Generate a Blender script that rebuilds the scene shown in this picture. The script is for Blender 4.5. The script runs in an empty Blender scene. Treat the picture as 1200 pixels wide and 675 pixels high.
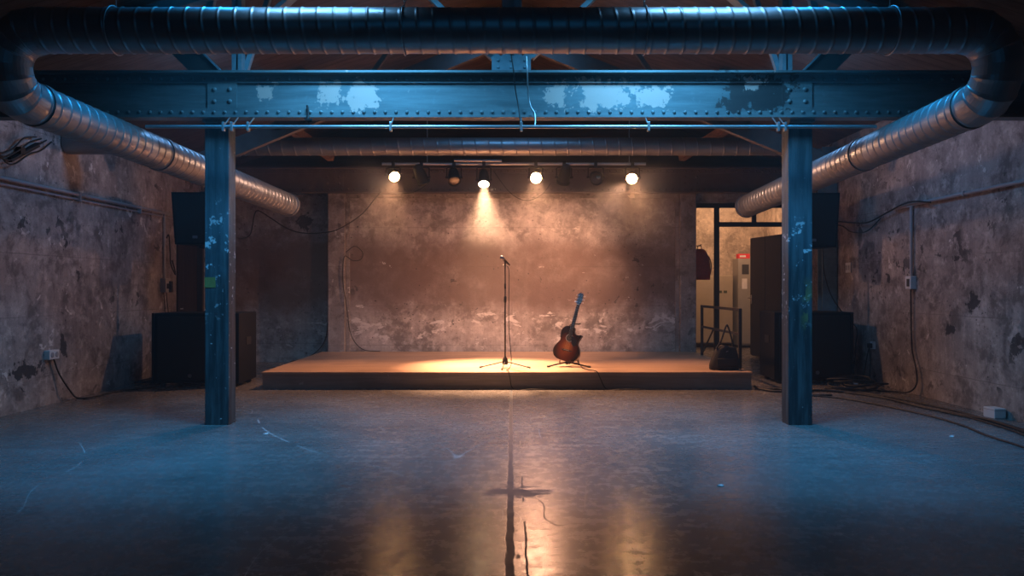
import bpy, bmesh, math, random
from mathutils import Vector, Matrix, Euler
random.seed(7)
sc = bpy.context.scene
COL = sc.collection
PI = math.pi
CAM_Z, FPX = 1.4, 900.0

def V(*a): return Vector(a)
def pt(px, py, d): return V((px-600)/FPX*d, d, CAM_Z+(337.5-py)/FPX*d)
def fl(px, py, z=0.0):
    d = FPX*(CAM_Z-z)/(py-337.5)
    return V((px-600)/FPX*d, d, z)

# ------------------------------------------------------------------ mesh builder
class MB:
    def __init__(s): s.v=[]; s.f=[]; s.sm=[]
    def add(s, vs, fs, smooth=False, M=None):
        b=len(s.v)
        s.v += [tuple(M@Vector(p)) if M is not None else tuple(p) for p in vs]
        for f in fs: s.f.append(tuple(b+i for i in f)); s.sm.append(smooth)
        return s
    def box(s, c, size, bevel=0, M=None, seg=2):
        bm=bmesh.new(); bmesh.ops.create_cube(bm,size=1)
        for v in bm.verts: v.co=Vector((v.co.x*size[0],v.co.y*size[1],v.co.z*size[2]))
        if bevel: bmesh.ops.bevel(bm,geom=list(bm.edges),offset=bevel,segments=seg,affect='EDGES',profile=.5)
        bm.verts.ensure_lookup_table(); bm.verts.index_update()
        T=Matrix.Translation(Vector(c)); T = T if M is None else M@T
        s.add([v.co for v in bm.verts],[[v.index for v in f.verts] for f in bm.faces],bevel>0 and seg>3,T)
        bm.free(); return s
    def bx(s, a, b, bevel=0, M=None):
        c=[(a[i]+b[i])/2 for i in range(3)]; z=[abs(b[i]-a[i]) for i in range(3)]
        return s.box(c,z,bevel,M)
    def bar(s, p0, p1, w, h, up=(0,0,1), bevel=0):
        p0=Vector(p0);p1=Vector(p1); t=(p1-p0); L=t.length; t.normalize()
        u=Vector(up); x=t.cross(u)
        if x.length<1e-4: x=t.cross(Vector((0,1,0)))
        x.normalize(); y=x.cross(t)
        M=Matrix(((x.x,y.x,t.x,0),(x.y,y.y,t.y,0),(x.z,y.z,t.z,0),(0,0,0,1)))
        return s.box((0,0,0),(w,h,L),bevel,Matrix.Translation((p0+p1)/2)@M)
    def tube(s, path, r, seg=8, closed=False, cap=True, smooth=True, shear=0.0):
        P=[Vector(p) for p in path]; n=len(P)
        R=r if isinstance(r,(list,tuple)) else [r]*n
        T=[]
        for i in range(n):
            a=P[(i-1)%n] if (closed or i>0) else P[i]; b=P[(i+1)%n] if (closed or i<n-1) else P[i]
            d=b-a
            if d.length<1e-9: d=(T[-1] if T else Vector((0,0,1)))
            T.append(d.normalized())
        ref=Vector((0,0,1)) if abs(T[0].z)<.9 else Vector((0,1,0))
        X=T[0].cross(ref).normalized(); vs=[]
        for i in range(n):
            X=(X-T[i]*X.dot(T[i]))
            X.normalize(); Y=T[i].cross(X)
            for k in range(seg):
                a=2*PI*k/seg
                vs.append(P[i]+(X*math.cos(a)+Y*math.sin(a))*R[i]+T[i]*(shear*math.sin(a)))
        fs=[]
        for i in range(n if closed else n-1):
            j=(i+1)%n
            for k in range(seg):
                k2=(k+1)%seg
                fs.append((i*seg+k,i*seg+k2,j*seg+k2,j*seg+k))
        s.add(vs,fs,smooth)
        if cap and not closed:
            s.add(vs[:seg],[tuple(reversed(range(seg)))]); s.add(vs[-seg:],[tuple(range(seg))])
        return s
    def lathe(s, prof, seg=24, M=None, smooth=True):   # prof: (r,z) pairs, about z
        vs=[];fs=[]
        for r,z in prof:
            for k in range(seg):
                a=2*PI*k/seg; vs.append((r*math.cos(a),r*math.sin(a),z))
        for i in range(len(prof)-1):
            for k in range(seg):
                k2=(k+1)%seg; fs.append((i*seg+k,i*seg+k2,(i+1)*seg+k2,(i+1)*seg+k))
        s.add(vs,fs,smooth,M)
        if prof[0][0]>1e-6: s.add(vs[:seg],[tuple(reversed(range(seg)))],False,M)
        if prof[-1][0]>1e-6: s.add(vs[-seg:],[tuple(range(seg))],False,M)
        return s
    def prism(s, pts, y0, y1, M=None, smooth=False):   # outline in x,z ; extruded in y
        n=len(pts); vs=[(p[0],y0,p[1]) for p in pts]+[(p[0],y1,p[1]) for p in pts]
        s.add(vs,[(i,(i+1)%n,n+(i+1)%n,n+i) for i in range(n)],smooth,M)
        s.add(vs[:n],[tuple(range(n))],False,M); s.add(vs[n:],[tuple(reversed(range(n)))],False,M)
        return s
    def dome(s, c, r, nrm=(0,-1,0), h=None, seg=7):
        h=h or r*.7; n=Vector(nrm).normalized()
        a=n.cross(Vector((0,0,1)) if abs(n.z)<.9 else Vector((1,0,0))).normalized(); b=n.cross(a); c=Vector(c)
        vs=[]
        for rr,hh in ((1,0),(.75,.65)):
            for k in range(seg):
                t=2*PI*k/seg; vs.append(c+(a*math.cos(t)+b*math.sin(t))*r*rr+n*h*hh)
        vs.append(c+n*h)
        fs=[(k,(k+1)%seg,seg+(k+1)%seg,seg+k) for k in range(seg)]+[(seg+k,seg+(k+1)%seg,2*seg) for k in range(seg)]
        s.add(vs,fs,True); return s
    def build(s, name, mat, parent=None, loc=None, origin=None):
        me=bpy.data.meshes.new(name)
        vs=s.v
        if origin is not None: vs=[tuple(Vector(p)-Vector(origin)) for p in vs]
        me.from_pydata(vs,[],s.f); me.polygons.foreach_set('use_smooth',s.sm)
        me.update()
        bm=bmesh.new(); bm.from_mesh(me); bmesh.ops.recalc_face_normals(bm,faces=bm.faces); bm.to_mesh(me); bm.free()
        me.materials.append(mat)
        o=bpy.data.objects.new(name,me); COL.objects.link(o)
        if parent: o.parent=parent
        if origin is not None: o.location=origin
        if loc is not None: o.location=loc
        return o

def thing(name,label,cat,loc=(0,0,0),rot=(0,0,0),group=None):
    o=bpy.data.objects.new(name,None); COL.objects.link(o); o.location=loc; o.rotation_euler=rot
    o.empty_display_size=.1
    o['label']=label;o['category']=cat;o['kind']='thing'
    if group:o['group']=group
    return o
def tag(o,label,cat,group=None,kind='thing'):
    o['label']=label;o['category']=cat;o['kind']=kind
    if group:o['group']=group
    return o
def struct(o): o['kind']='structure'; return o

def smooth_path(pts,n=6,closed=False):
    P=[Vector(p) for p in pts]; m=len(P); out=[]
    rng=range(m) if closed else range(m-1)
    for i in rng:
        p0=P[(i-1)%m] if closed or i>0 else P[i]; p1=P[i]; p2=P[(i+1)%m]; p3=P[(i+2)%m] if closed or i+2<m else P[(i+1)%m]
        for k in range(n):
            t=k/n
            out.append(.5*((2*p1)+(p2-p0)*t+(2*p0-5*p1+4*p2-p3)*t*t+(3*p1-p0-3*p2+p3)*t**3))
    if not closed: out.append(P[-1])
    return out

# ------------------------------------------------------------------ materials
class NT:
    def __init__(s,name):
        s.m=bpy.data.materials.new(name); s.m.use_nodes=True; s.t=s.m.node_tree; s.t.nodes.clear()
        s.out=s.t.nodes.new('ShaderNodeOutputMaterial'); s.b=s.t.nodes.new('ShaderNodeBsdfPrincipled')
        s.t.links.new(s.b.outputs[0],s.out.inputs[0])
    def put(s,sock,val):
        if isinstance(val,bpy.types.NodeSocket): s.t.links.new(val,sock)
        elif isinstance(val,(tuple,list)) and len(val)==3 and sock.type=='RGBA': sock.default_value=(*val,1)
        else: sock.default_value=val
    def co(s,scale=(1,1,1),loc=(0,0,0)):
        tc=s.t.nodes.new('ShaderNodeTexCoord'); mp=s.t.nodes.new('ShaderNodeMapping')
        s.t.links.new(tc.outputs['Object'],mp.inputs[0]); mp.inputs['Scale'].default_value=scale; mp.inputs['Location'].default_value=loc
        return mp.outputs[0]
    def noise(s,scale=1,detail=6,rough=.6,vec=None,dist=0,seed=0):
        n=s.t.nodes.new('ShaderNodeTexNoise'); n.inputs['Scale'].default_value=scale; n.inputs['Detail'].default_value=detail
        n.inputs['Roughness'].default_value=rough; n.inputs['Distortion'].default_value=dist
        s.t.links.new(vec if vec is not None else s.co(loc=(seed*3.7,seed*1.3,seed*2.1)),n.inputs['Vector']); return n.outputs['Fac']
    def vor(s,scale,vec=None,feature='F1'):
        n=s.t.nodes.new('ShaderNodeTexVoronoi'); n.feature=feature; n.inputs['Scale'].default_value=scale
        s.t.links.new(vec if vec is not None else s.co(),n.inputs['Vector']); return n.outputs['Distance']
    def math(s,op,a,b=0,clamp=False):
        n=s.t.nodes.new('ShaderNodeMath'); n.operation=op; n.use_clamp=clamp; s.put(n.inputs[0],a)
        if op not in('ABSOLUTE','SINE','SQRT'): s.put(n.inputs[1],b)
        return n.outputs[0]
    def step(s,x,a,b,lo=0,hi=1):
        n=s.t.nodes.new('ShaderNodeMapRange'); n.interpolation_type='SMOOTHSTEP'; s.put(n.inputs[0],x)
        n.inputs[1].default_value=a;n.inputs[2].default_value=b;n.inputs[3].default_value=lo;n.inputs[4].default_value=hi
        return n.outputs[0]
    def win(s,x,a,b,soft):   # smooth window a..b
        return s.math('MULTIPLY',s.step(x,a-soft,a+soft),s.step(x,b-soft,b+soft,1,0))
    def mix(s,f,a,b):
        n=s.t.nodes.new('ShaderNodeMix'); n.data_type='RGBA'; s.put(n.inputs[0],f); s.put(n.inputs[6],a); s.put(n.inputs[7],b); return n.outputs[2]
    def xyz(s,vec=None):
        n=s.t.nodes.new('ShaderNodeSeparateXYZ'); s.t.links.new(vec if vec is not None else s.co(),n.inputs[0]); return n.outputs
    def bump(s,h,strength=.3,dist=.02):
        n=s.t.nodes.new('ShaderNodeBump'); n.inputs['Strength'].default_value=strength; n.inputs['Distance'].default_value=dist
        s.put(n.inputs['Height'],h); s.t.links.new(n.outputs[0],s.b.inputs['Normal'])
    def done(s,col,rough=.6,metal=0.,spec=.5):
        s.put(s.b.inputs['Base Color'],col); s.put(s.b.inputs['Roughness'],rough); s.put(s.b.inputs['Metallic'],metal)
        s.b.inputs['Specular IOR Level'].default_value=spec; return s.m

def plain(name,col,rough=.5,metal=0.,spec=.5,var=.25,scale=14,bump=.1):
    k=NT(name); n=k.noise(scale,6,.6)
    c=k.mix(n,tuple(x*(1-var) for x in col),tuple(min(1,x*(1+var)) for x in col))
    if bump: k.bump(n,bump,.005)
    return k.done(c,rough,metal,spec)

def concrete(name,dark,light,band=None,flake=.0,pit=.0,seed=0,brown=None,side=False,marks=()):
    k=NT(name)
    big=k.noise(.55,7,.62,seed=seed); fine=k.noise(7,10,.7,seed=seed+1)
    stv=k.co((5,5,.35)); streak=k.noise(1.6,6,.65,vec=stv)
    f=k.math('ADD',k.math('MULTIPLY',k.step(big,.3,.72),.55),k.math('MULTIPLY',k.step(streak,.3,.75),.45))
    c=k.mix(f,dark,light)
    mid=k.noise(2.6,9,.7,seed=seed+8,dist=.3)
    c=k.mix(k.step(mid,.38,.54,.75,0),c,tuple(x*.50 for x in dark)); c=k.mix(k.step(mid,.56,.70,0,.5),c,tuple(min(1,x*1.25) for x in light)); c=k.mix(k.math('MULTIPLY',k.step(fine,.48,.70),.6),c,tuple(min(1,x*1.4) for x in light))
    grit=k.noise(26,6,.7,seed=seed+12); c=k.mix(k.step(grit,.30,.46,.6,0),c,tuple(x*.5 for x in dark))
    X=k.xyz()
    if band:
        wob=k.math('MULTIPLY',k.math('SUBTRACT',k.noise(1.3,8,.65,seed=seed+2),.5),.9)
        z=k.math('ADD',X[2],wob)
        m=k.math('MULTIPLY',k.win(z,band[0],band[1],.24),k.step(k.noise(2.2,6,.6,seed=seed+3),.2,.6,.55,.95))
        c=k.mix(m,c,band[2])
    # board-marked casting lines
    ln=k.math('ABSOLUTE',k.math('SUBTRACT',k.math('FRACT',k.math('ADD',k.math('MULTIPLY',X[2],1/.72),k.math('MULTIPLY',fine,.03))),.5))
    lm=k.math('MULTIPLY',k.step(ln,.0,.012,.5,0),k.step(big,.4,.6))
    c=k.mix(lm,c,tuple(x*.35 for x in dark))
    if pit:
        pn=k.noise(4.6,7,.62,seed=seed+4,dist=.4); area=k.noise(.9,3,.5,seed=seed+5)
        pm=k.math('MULTIPLY',k.step(pn,.645-pit*.07,.675-pit*.07),k.step(area,.46,.62))
        c=k.mix(k.math('MULTIPLY',pm,.85),c,(.025,.025,.03))
        vd=k.vor(9,k.co((1,1,1),(seed,0,0))); sp=k.math('MULTIPLY',k.step(vd,.08,.14,1,0),k.step(k.noise(1.4,3,.5,seed=seed+9),.45,.6))
        c=k.mix(k.math('MULTIPLY',sp,.8),c,(.03,.03,.035))
    if flake:
        fn=k.noise(3.4,9,.66,seed=seed+6,dist=.6); zone=k.noise(.8,3,.5,seed=seed+7)
        if band: zw=k.win(k.math('ADD',X[2],k.math('MULTIPLY',k.math('SUBTRACT',zone,.5),.6)),.42,.92,.16); thr=k.math('SUBTRACT',k.noise(4.2,9,.68,vec=k.co((.6,1,1.2)),dist=.5),k.math('MULTIPLY',zw,-.095))
        else: thr=k.math('ADD',fn,k.math('MULTIPLY',k.step(zone,.45,.65),.03))
        fm=k.step(thr,.675-flake*.03,.70-flake*.03)
        c=k.mix(k.math('MULTIPLY',fm,.85),c,(.62,.58,.55))
    for (ax,a0,a1,z0,z1,colr,th) in marks:     # weathered patches that belong to the surface
        nn=k.noise(9,6,.65,seed=seed+11)
        u=k.math('DIVIDE',k.math('SUBTRACT',X[ax],(a0+a1)/2),(a1-a0)/2); w=k.math('DIVIDE',k.math('SUBTRACT',X[2],(z0+z1)/2),(z1-z0)/2)
        r=k.math('ADD',k.math('SQRT',k.math('ADD',k.math('MULTIPLY',u,u),k.math('MULTIPLY',w,w))),k.math('MULTIPLY',k.math('SUBTRACT',nn,.5),3.2))
        c=k.mix(k.math('MULTIPLY',k.step(r,th-.08,th+.08,1,0),.9),c,colr)
    k.bump(k.math('ADD',k.math('MULTIPLY',fine,.6),k.math('MULTIPLY',k.noise(28,5,.6),.4)),.5,.015)
    return k.done(c,k.step(fine,.3,.8,.75,.95),0,.25)

def floor_mat():
    k=NT('worn_concrete_floor'); X=k.xyz()
    big=k.noise(.6,7,.62); fine=k.noise(9,9,.7); stv=k.co((.7,4.5,1)); st=k.noise(2.2,7,.65,vec=stv)
    f=k.math('ADD',k.math('MULTIPLY',k.step(big,.3,.7),.7),k.math('MULTIPLY',k.step(st,.3,.75),.3))
    c=k.mix(f,(.085,.083,.083),(.19,.18,.175)); c=k.mix(k.math('MULTIPLY',k.step(fine,.55,.8),.4),c,(.27,.26,.25))
    # hairline scratches
    def hair(scale,seed,w,lo,hi):
        n=k.noise(scale,1.5,.4,vec=k.co((1,.75,1),(seed,seed*2.3,0)),dist=.6)
        return k.math('MULTIPLY',k.step(k.math('ABSOLUTE',k.math('SUBTRACT',n,.5)),0,w,1,0),k.step(k.noise(1.7,2,.5,seed=seed+2),lo,hi))
    sl=hair(.26,3,.0007,.49,.53); sl2=hair(.34,8,.0008,.53,.56); sd=hair(.8,5,.0035,.46,.52)
    c=k.mix(k.math('MULTIPLY',k.math('MAXIMUM',sl,sl2),.5),c,(.7,.7,.7))
    nearc=k.step(k.math('ABSOLUTE',k.math('SUBTRACT',X[0],.15)),.2,1.1,1,0)
    sd=k.math('MULTIPLY',sd,nearc)
    # central joint with ragged scuffs
    wv=k.math('MULTIPLY',k.math('SUBTRACT',k.noise(5,7,.7,seed=4),.5),.05)
    dx=k.math('ABSOLUTE',k.math('ADD',X[0],k.math('ADD',wv,.012)))
    near=k.step(X[1],3.5,10.4,.022,.018)
    crack=k.step(k.math('SUBTRACT',dx,near),-.004,.004,1,0)
    rag=k.math('MULTIPLY',k.step(dx,.03,.13,1,0),k.step(k.noise(13,7,.7,vec=k.co((1,.3,1))),.6,.66)); rag=k.math('MULTIPLY',rag,k.step(X[1],4.5,8.5,1,.15))
    line2=k.math('MULTIPLY',k.step(k.math('ABSOLUTE',k.math('SUBTRACT',X[0],k.math('ADD',.075,k.math('MULTIPLY',wv,.6)))),.003,.007,1,0),k.math('MULTIPLY',k.step(k.noise(2,4,.6,seed=6),.46,.5),k.step(X[1],6.2,7.8,1,0)))
    # cross-shaped smear over the joint
    u=k.math('DIVIDE',k.math('SUBTRACT',X[0],.035),.27); w=k.math('DIVIDE',k.math('SUBTRACT',X[1],5.28),.16)
    r=k.math('ADD',k.math('SQRT',k.math('ADD',k.math('MULTIPLY',u,u),k.math('MULTIPLY',w,w))),k.math('MULTIPLY',k.math('SUBTRACT',k.noise(7,9,.74,vec=k.co((.7,2.2,1))),.5),5.4))
    smear=k.step(r,.62,.78,1,0)
    scr=k.math('MULTIPLY',k.step(k.noise(4.2,7,.68,vec=k.co((1,.4,1),(5,0,0))),.665,.69),nearc)
    dk=k.math('MAXIMUM',k.math('MAXIMUM',crack,rag),k.math('MAXIMUM',k.math('MAXIMUM',smear,line2),k.math('MAXIMUM',k.math('MULTIPLY',sd,.7),k.math('MULTIPLY',scr,.6))))
    c=k.mix(k.math('MULTIPLY',dk,.95),c,(.022,.034,.05))
    rough=k.math('ADD',k.step(k.math('ADD',k.math('MULTIPLY',st,.25),k.math('MULTIPLY',fine,.75)),.3,.7,.18,.34),k.math('MULTIPLY',dk,.35))
    k.bump(k.math('SUBTRACT',k.math('ADD',k.math('MULTIPLY',fine,.5),k.math('MULTIPLY',st,.15)),k.math('MULTIPLY',dk,.6)),.16,.01)
    return k.done(c,rough,0,.5)

def girder_mat():
    k=NT('peeling_blue_grey_paint'); X=k.xyz()
    st=k.noise(2.5,7,.65,vec=k.co((.5,1,5))); fine=k.noise(16,8,.7)
    c=k.mix(k.step(st,.3,.72),(.085,.125,.14),(.16,.215,.23)); c=k.mix(k.math('MULTIPLY',k.step(fine,.55,.78),.3),c,(.28,.36,.40))
    rn=k.math('ADD',k.math('MULTIPLY',k.noise(5,9,.7,seed=1),.62),k.math('MULTIPLY',k.noise(19,7,.65,seed=7),.38)); z=k.math('DIVIDE',k.math('SUBTRACT',X[2],3.36),.15); rust=None
    def patch(x0,x1,th,zc=0.,zs=1.):
        u=k.math('DIVIDE',k.math('SUBTRACT',X[0],(x0+x1)/2),(x1-x0)/2); zz=k.math('DIVIDE',k.math('SUBTRACT',z,zc),zs)
        r=k.math('MAXIMUM',k.math('ABSOLUTE',u),k.math('ABSOLUTE',zz))
        return k.step(k.math('ADD',r,k.math('MULTIPLY',k.math('SUBTRACT',rn,.5),5.2)),th-.05,th+.05,1,0)
    rust=patch(2.15,2.78,1.0)
    c=k.mix(k.math('MULTIPLY',rust,.85),c,(.030,.024,.026))
    m=patch(.64,1.32,.86)
    for a in ((-2.58,-2.38,.72,.1,.7),(-1.98,-1.72,.8,0,1),(-1.62,-1.38,.98,0,1),(.32,.55,.62,.1,1),(1.2,1.55,.85,-.3,.7),(-1.1,-.8,.5,.6,.6),(2.3,2.62,.42,.6,.6)): m=k.math('MAXIMUM',m,patch(*a))
    sp=k.math('MULTIPLY',k.step(k.noise(9,6,.6,seed=3),.70,.72),k.win(X[0],-2.7,2.8,.1)); m=k.math('MAXIMUM',m,sp)
    c=k.mix(m,c,(.50,.36,.32))
    k.bump(k.math('ADD',k.math('MULTIPLY',fine,.3),k.math('MULTIPLY',m,-.5)),.3,.01)
    return k.done(c,.55,0.15,.5)

def column_mat():
    k=NT('scuffed_column_paint'); X=k.xyz()
    st=k.noise(3,8,.68,vec=k.co((6,6,.5))); fine=k.noise(14,8,.7)
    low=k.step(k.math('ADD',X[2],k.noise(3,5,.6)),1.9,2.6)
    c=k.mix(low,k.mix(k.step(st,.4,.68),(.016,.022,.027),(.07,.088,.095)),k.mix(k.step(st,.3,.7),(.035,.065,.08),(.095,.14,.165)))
    ch=k.math('MULTIPLY',k.step(k.noise(10,8,.66,seed=2),.60,.63),k.win(X[2],1.2,2.2,.3))
    sp=k.step(k.noise(20,4,.6,seed=5),.68,.70)
    c=k.mix(k.math('MAXIMUM',ch,sp),c,(.55,.58,.6))
    ye=k.math('MULTIPLY',k.math('MULTIPLY',k.win(X[0],2.97,3.2,.05),k.win(X[2],1.0,1.42,.14)),k.step(k.noise(7,7,.65,vec=k.co((1,1,.5)),seed=3),.46,.54))
    c=k.mix(k.math('MULTIPLY',ye,.6),c,(.26,.22,.06))
    k.bump(k.math('ADD',k.math('MULTIPLY',fine,.5),k.math('MULTIPLY',st,.5)),.4,.01)
    return k.done(c,.6,.1,.45)

def duct_mat():
    k=NT('galvanised_duct_steel'); n=k.noise(5,7,.6); f=k.noise(30,5,.6)
    c=k.mix(n,(.24,.25,.262),(.37,.38,.39)); c=k.mix(k.math('MULTIPLY',k.step(k.noise(3,8,.7,seed=3),.6,.75),.4),c,(.2,.2,.21))
    k.bump(f,.08,.004); return k.done(c,k.step(n,.3,.7,.34,.46),.65,.5)

def wood_mat(name,a,b,along=0,rough=.55,scale=3,spec=.3):
    k=NT(name); s=[14,14,14]; s[along]=.8
    g=k.noise(scale*.35,8,.65,vec=k.co(tuple(s)),dist=.5); big=k.noise(1.2,5,.6)
    c=k.mix(k.step(g,.3,.72),a,b); c=k.mix(k.math('MULTIPLY',k.step(big,.45,.75),.5),c,tuple(x*.6 for x in a))
    sp=k.step(k.noise(9,7,.65,seed=3),.68,.7); c=k.mix(k.math('MULTIPLY',sp,.5),c,tuple(min(1,x*1.6) for x in b))
    k.bump(g,.2,.006); return k.done(c,rough,0,spec)

def board_mat(name,a,b):          # roof boarding, running across the slope
    k=NT(name); X=k.xyz(); g=k.noise(1,8,.65,vec=k.co((.5,9,9)))
    fr=k.math('FRACT',k.math('MULTIPLY',X[1],1/.16)); gap=k.step(k.math('ABSOLUTE',k.math('SUBTRACT',fr,.5)),.46,.49)
    c=k.mix(k.step(g,.3,.7),a,b); c=k.mix(gap,c,tuple(x*.25 for x in a)); k.bump(g,.3,.01); return k.done(c,.8,0,.2)

def emit_mat(name,col,s):
    k=NT(name); k.t.nodes.remove(k.b); e=k.t.nodes.new('ShaderNodeEmission'); e.inputs[0].default_value=(*col,1); e.inputs[1].default_value=s
    k.t.links.new(e.outputs[0],k.out.inputs[0]); return k.m

def burst_mat():
    k=NT('sunburst_spruce'); X=k.xyz()
    u=k.math('DIVIDE',X[0],.185); w=k.math('DIVIDE',k.math('SUBTRACT',X[2],.2),.27)
    r=k.math('SQRT',k.math('ADD',k.math('MULTIPLY',u,u),k.math('MULTIPLY',w,w)))
    g=k.noise(3,6,.6,vec=k.co((30,30,1.5)))
    c=k.mix(k.step(r,.1,.62),k.mix(g,(.26,.085,.025),(.34,.12,.04)),(.10,.022,.010)); c=k.mix(k.step(r,.5,.98),c,(.018,.008,.006))
    return k.done(c,.25,0,.5)

M_floor=floor_mat()
M_wl=concrete('left_wall_concrete',(.20,.17,.165),(.42,.37,.35),flake=1.3,pit=.8,seed=1,marks=[(1,8.3,9.3,.30,.62,(.03,.03,.035),.55),(1,8.5,8.95,2.0,2.3,(.05,.05,.055),.3),(1,9.35,9.65,.4,.95,(.04,.04,.045),.35)])
M_wr=concrete('right_wall_concrete',(.20,.17,.165),(.42,.37,.35),flake=1.0,pit=1.1,seed=5,marks=[(1,8.6,9.1,1.05,1.4,(.03,.03,.035),.45),(1,9.1,9.5,.8,1.0,(.04,.04,.045),.3)])
M_wb=concrete('back_wall_concrete',(.25,.21,.195),(.46,.41,.385),band=(1.02,2.28,(.14,.098,.088)),flake=.8,pit=.1,seed=2)
M_wbl=concrete('recess_wall_concrete',(.25,.22,.21),(.46,.42,.40),band=(1.0,2.30,(.17,.11,.085)),flake=.2,pit=.1,seed=8,marks=[(0,-4.15,-3.75,2.5,2.85,(.04,.04,.045),.75)])
M_pil=concrete('pilaster_concrete',(.19,.16,.15),(.34,.30,.28),flake=.35,pit=.2,seed=4)
M_store=concrete('storeroom_plaster',(.42,.36,.29),(.62,.53,.42),flake=.1,pit=.1,seed=9)
M_lintel=concrete('lintel_concrete',(.3,.3,.3),(.45,.45,.46),flake=.2,seed=3)
M_girder=girder_mat(); M_col=column_mat(); M_duct=duct_mat()
M_truss=plain('blue_grey_truss_paint',(.15,.23,.27),.55,.1,var=.4)
M_oldsteel=plain('grimy_brown_steel',(.11,.09,.085),.7,.1,var=.4,scale=6,bump=.3)
M_braceshade=plain('shade_toned_steel',(.030,.025,.024),.7,.1,var=.4,scale=6)  # brown steel with shade put into its colour
M_roof=board_mat('roof_boards',(.055,.040,.034),(.105,.076,.064))
M_gable=board_mat('gable_boards',(.04,.03,.026),(.08,.06,.052))
M_deck=wood_mat('stage_deck_plywood',(.33,.215,.15),(.50,.345,.25),0,.5)
M_fascia=wood_mat('stage_fascia_board',(.22,.18,.16),(.36,.30,.26),0,.7)
M_timber=wood_mat('roof_timber',(.16,.09,.055),(.30,.18,.11),0,.7)
M_crate=wood_mat('brown_board',(.16,.09,.055),(.26,.15,.09),2,.7)
M_door=wood_mat('dark_door_wood',(.035,.026,.022),(.07,.05,.04),2,.6)
M_black=plain('black_paint',(.010,.010,.012),.55,spec=.3,var=.3)
M_cab=plain('speaker_cabinet_black',(.007,.007,.009),.8,spec=.2,var=.35,scale=60,bump=.3)
M_rubber=plain('black_rubber',(.008,.008,.009),.65,bump=0)
M_cable=plain('black_cable',(.010,.010,.011),.55,bump=0)
M_chrome=plain('dull_chrome',(.5,.5,.52),.3,.95,bump=0)
M_gal=plain('galvanised_pipe',(.42,.44,.46),.38,.8,var=.2)
M_badge=plain('grey_badge',(.18,.18,.2),.4,.5,bump=0)
M_white=plain('white_plastic',(.6,.6,.62),.5,var=.08,bump=0)
M_greyp=plain('grey_plastic',(.30,.30,.32),.5,var=.1,bump=0)
M_dcab=plain('dark_cabinet_steel',(.048,.042,.036),.5,.2,var=.25,scale=5)
M_gcab=plain('grey_cabinet_steel',(.33,.32,.29),.5,.1,var=.15,scale=5)
M_bcab=plain('beige_cabinet_steel',(.42,.37,.28),.5,.1,var=.15,scale=5)
M_frame=plain('black_frame_steel',(.014,.013,.013),.5,.2,var=.3)
M_red=plain('red_nylon',(.7,.04,.05),.75,var=.3,scale=30,bump=.3)
M_redd=plain('dark_red_webbing',(.06,.01,.012),.8,bump=0)
M_bag=plain('black_canvas',(.014,.014,.017),.75,var=.4,scale=40,bump=.3)
M_yellow=plain('faded_yellow_tape',(.20,.17,.04),.7,var=.3,scale=30)
M_paper=plain('white_paper',(.7,.7,.72),.8,bump=0)
M_dpaper=plain('dark_label',(.04,.04,.04),.6,bump=0)
M_green=plain('dark_green_label',(.05,.07,.04),.6,bump=0)
M_burst=burst_mat()
M_gside=plain('guitar_dark_side',(.022,.010,.007),.28,var=.3)
M_neck=wood_mat('neck_mahogany',(.10,.045,.025),(.16,.08,.045),2,.4,spec=.5)
M_ebony=plain('fretboard_ebony',(.02,.014,.012),.45,bump=0)
M_string=plain('bronze_string',(.6,.5,.35),.35,.9,bump=0)
M_lit=emit_mat('glowing_lamp_lens',(1,.50,.21),170)
M_litd=emit_mat('glowing_amber_lens',(1,.52,.20),60)
M_litw=emit_mat('glowing_pale_lens',(1,.62,.34),60)
M_glass=plain('dark_lens_glass',(.06,.04,.03),.12,.0,.8,bump=0)
M_refl=plain('lamp_reflector',(.5,.4,.3),.2,1.,bump=0)

# ------------------------------------------------------------------ shell
WL,WR,BW=-5.56,5.31,14.1
RIDGE,SL=5.5,.32
def roof(x): return RIDGE-SL*abs(x)
struct(MB().bx((-6.4,-3,-.25),(7,19,0)).build('floor',M_floor))
w=MB().bx((WL-.3,-3,0),(WL,12.75,3.75)).bx((WL-.3,13.75,0),(WL,14.9,3.75)).bx((WL-.3,12.75,2.2),(WL,13.75,3.75))
struct(w.build('wall_left',M_wl))
struct(MB().bx((WR,-3,0),(WR+.3,14.1,3.82)).build('wall_right',M_wr))
struct(MB().bx((-3.10,BW+.03,0),(3.10,BW+.4,3.2)).build('wall_back',M_wb))
struct(MB().bx((WL-.3,14.57,0),(-3.2,14.9,3.2)).build('wall_back_left',M_wbl))
struct(MB().bx((-3.36,14.0,0),(-3.05,14.75,3.2),.012).build('trim_1',M_pil))
struct(MB().bx((3.07,14.0,0),(3.36,14.75,3.2),.012).build('trim_2',M_pil))
struct(MB().bx((-3.05,14.08,3.05),(3.07,14.2,3.2)).bx((-3.045,14.085,.2),(-2.98,14.2,3.1)).bx((3.0,14.085,.2),(3.065,14.2,3.1)).build('trim_3',M_pil))
struct(MB().prism([(WL-.3,3.1),(WR+.3,3.1),(WR+.3,3.85),(0,RIDGE+.1),(WL-.3,3.8)],14.92,15.1).build('wall_gable',M_gable))
struct(MB().bx((WL-.3,-3.2,0),(WR+.3,-3,5.6)).build('wall_front',M_wl))
rf=MB()
for sx in (-1,1):
    x1=5.9*sx
    rf.prism([(0,RIDGE),(x1,roof(x1)),(x1,roof(x1)+.12),(0,RIDGE+.12)],-3.2,14.95)
struct(rf.build('ceiling',M_roof))
struct(MB().bx((3.36,14.12,2.97),(WR+.3,14.45,3.2)).build('trim_4',M_lintel))
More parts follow.
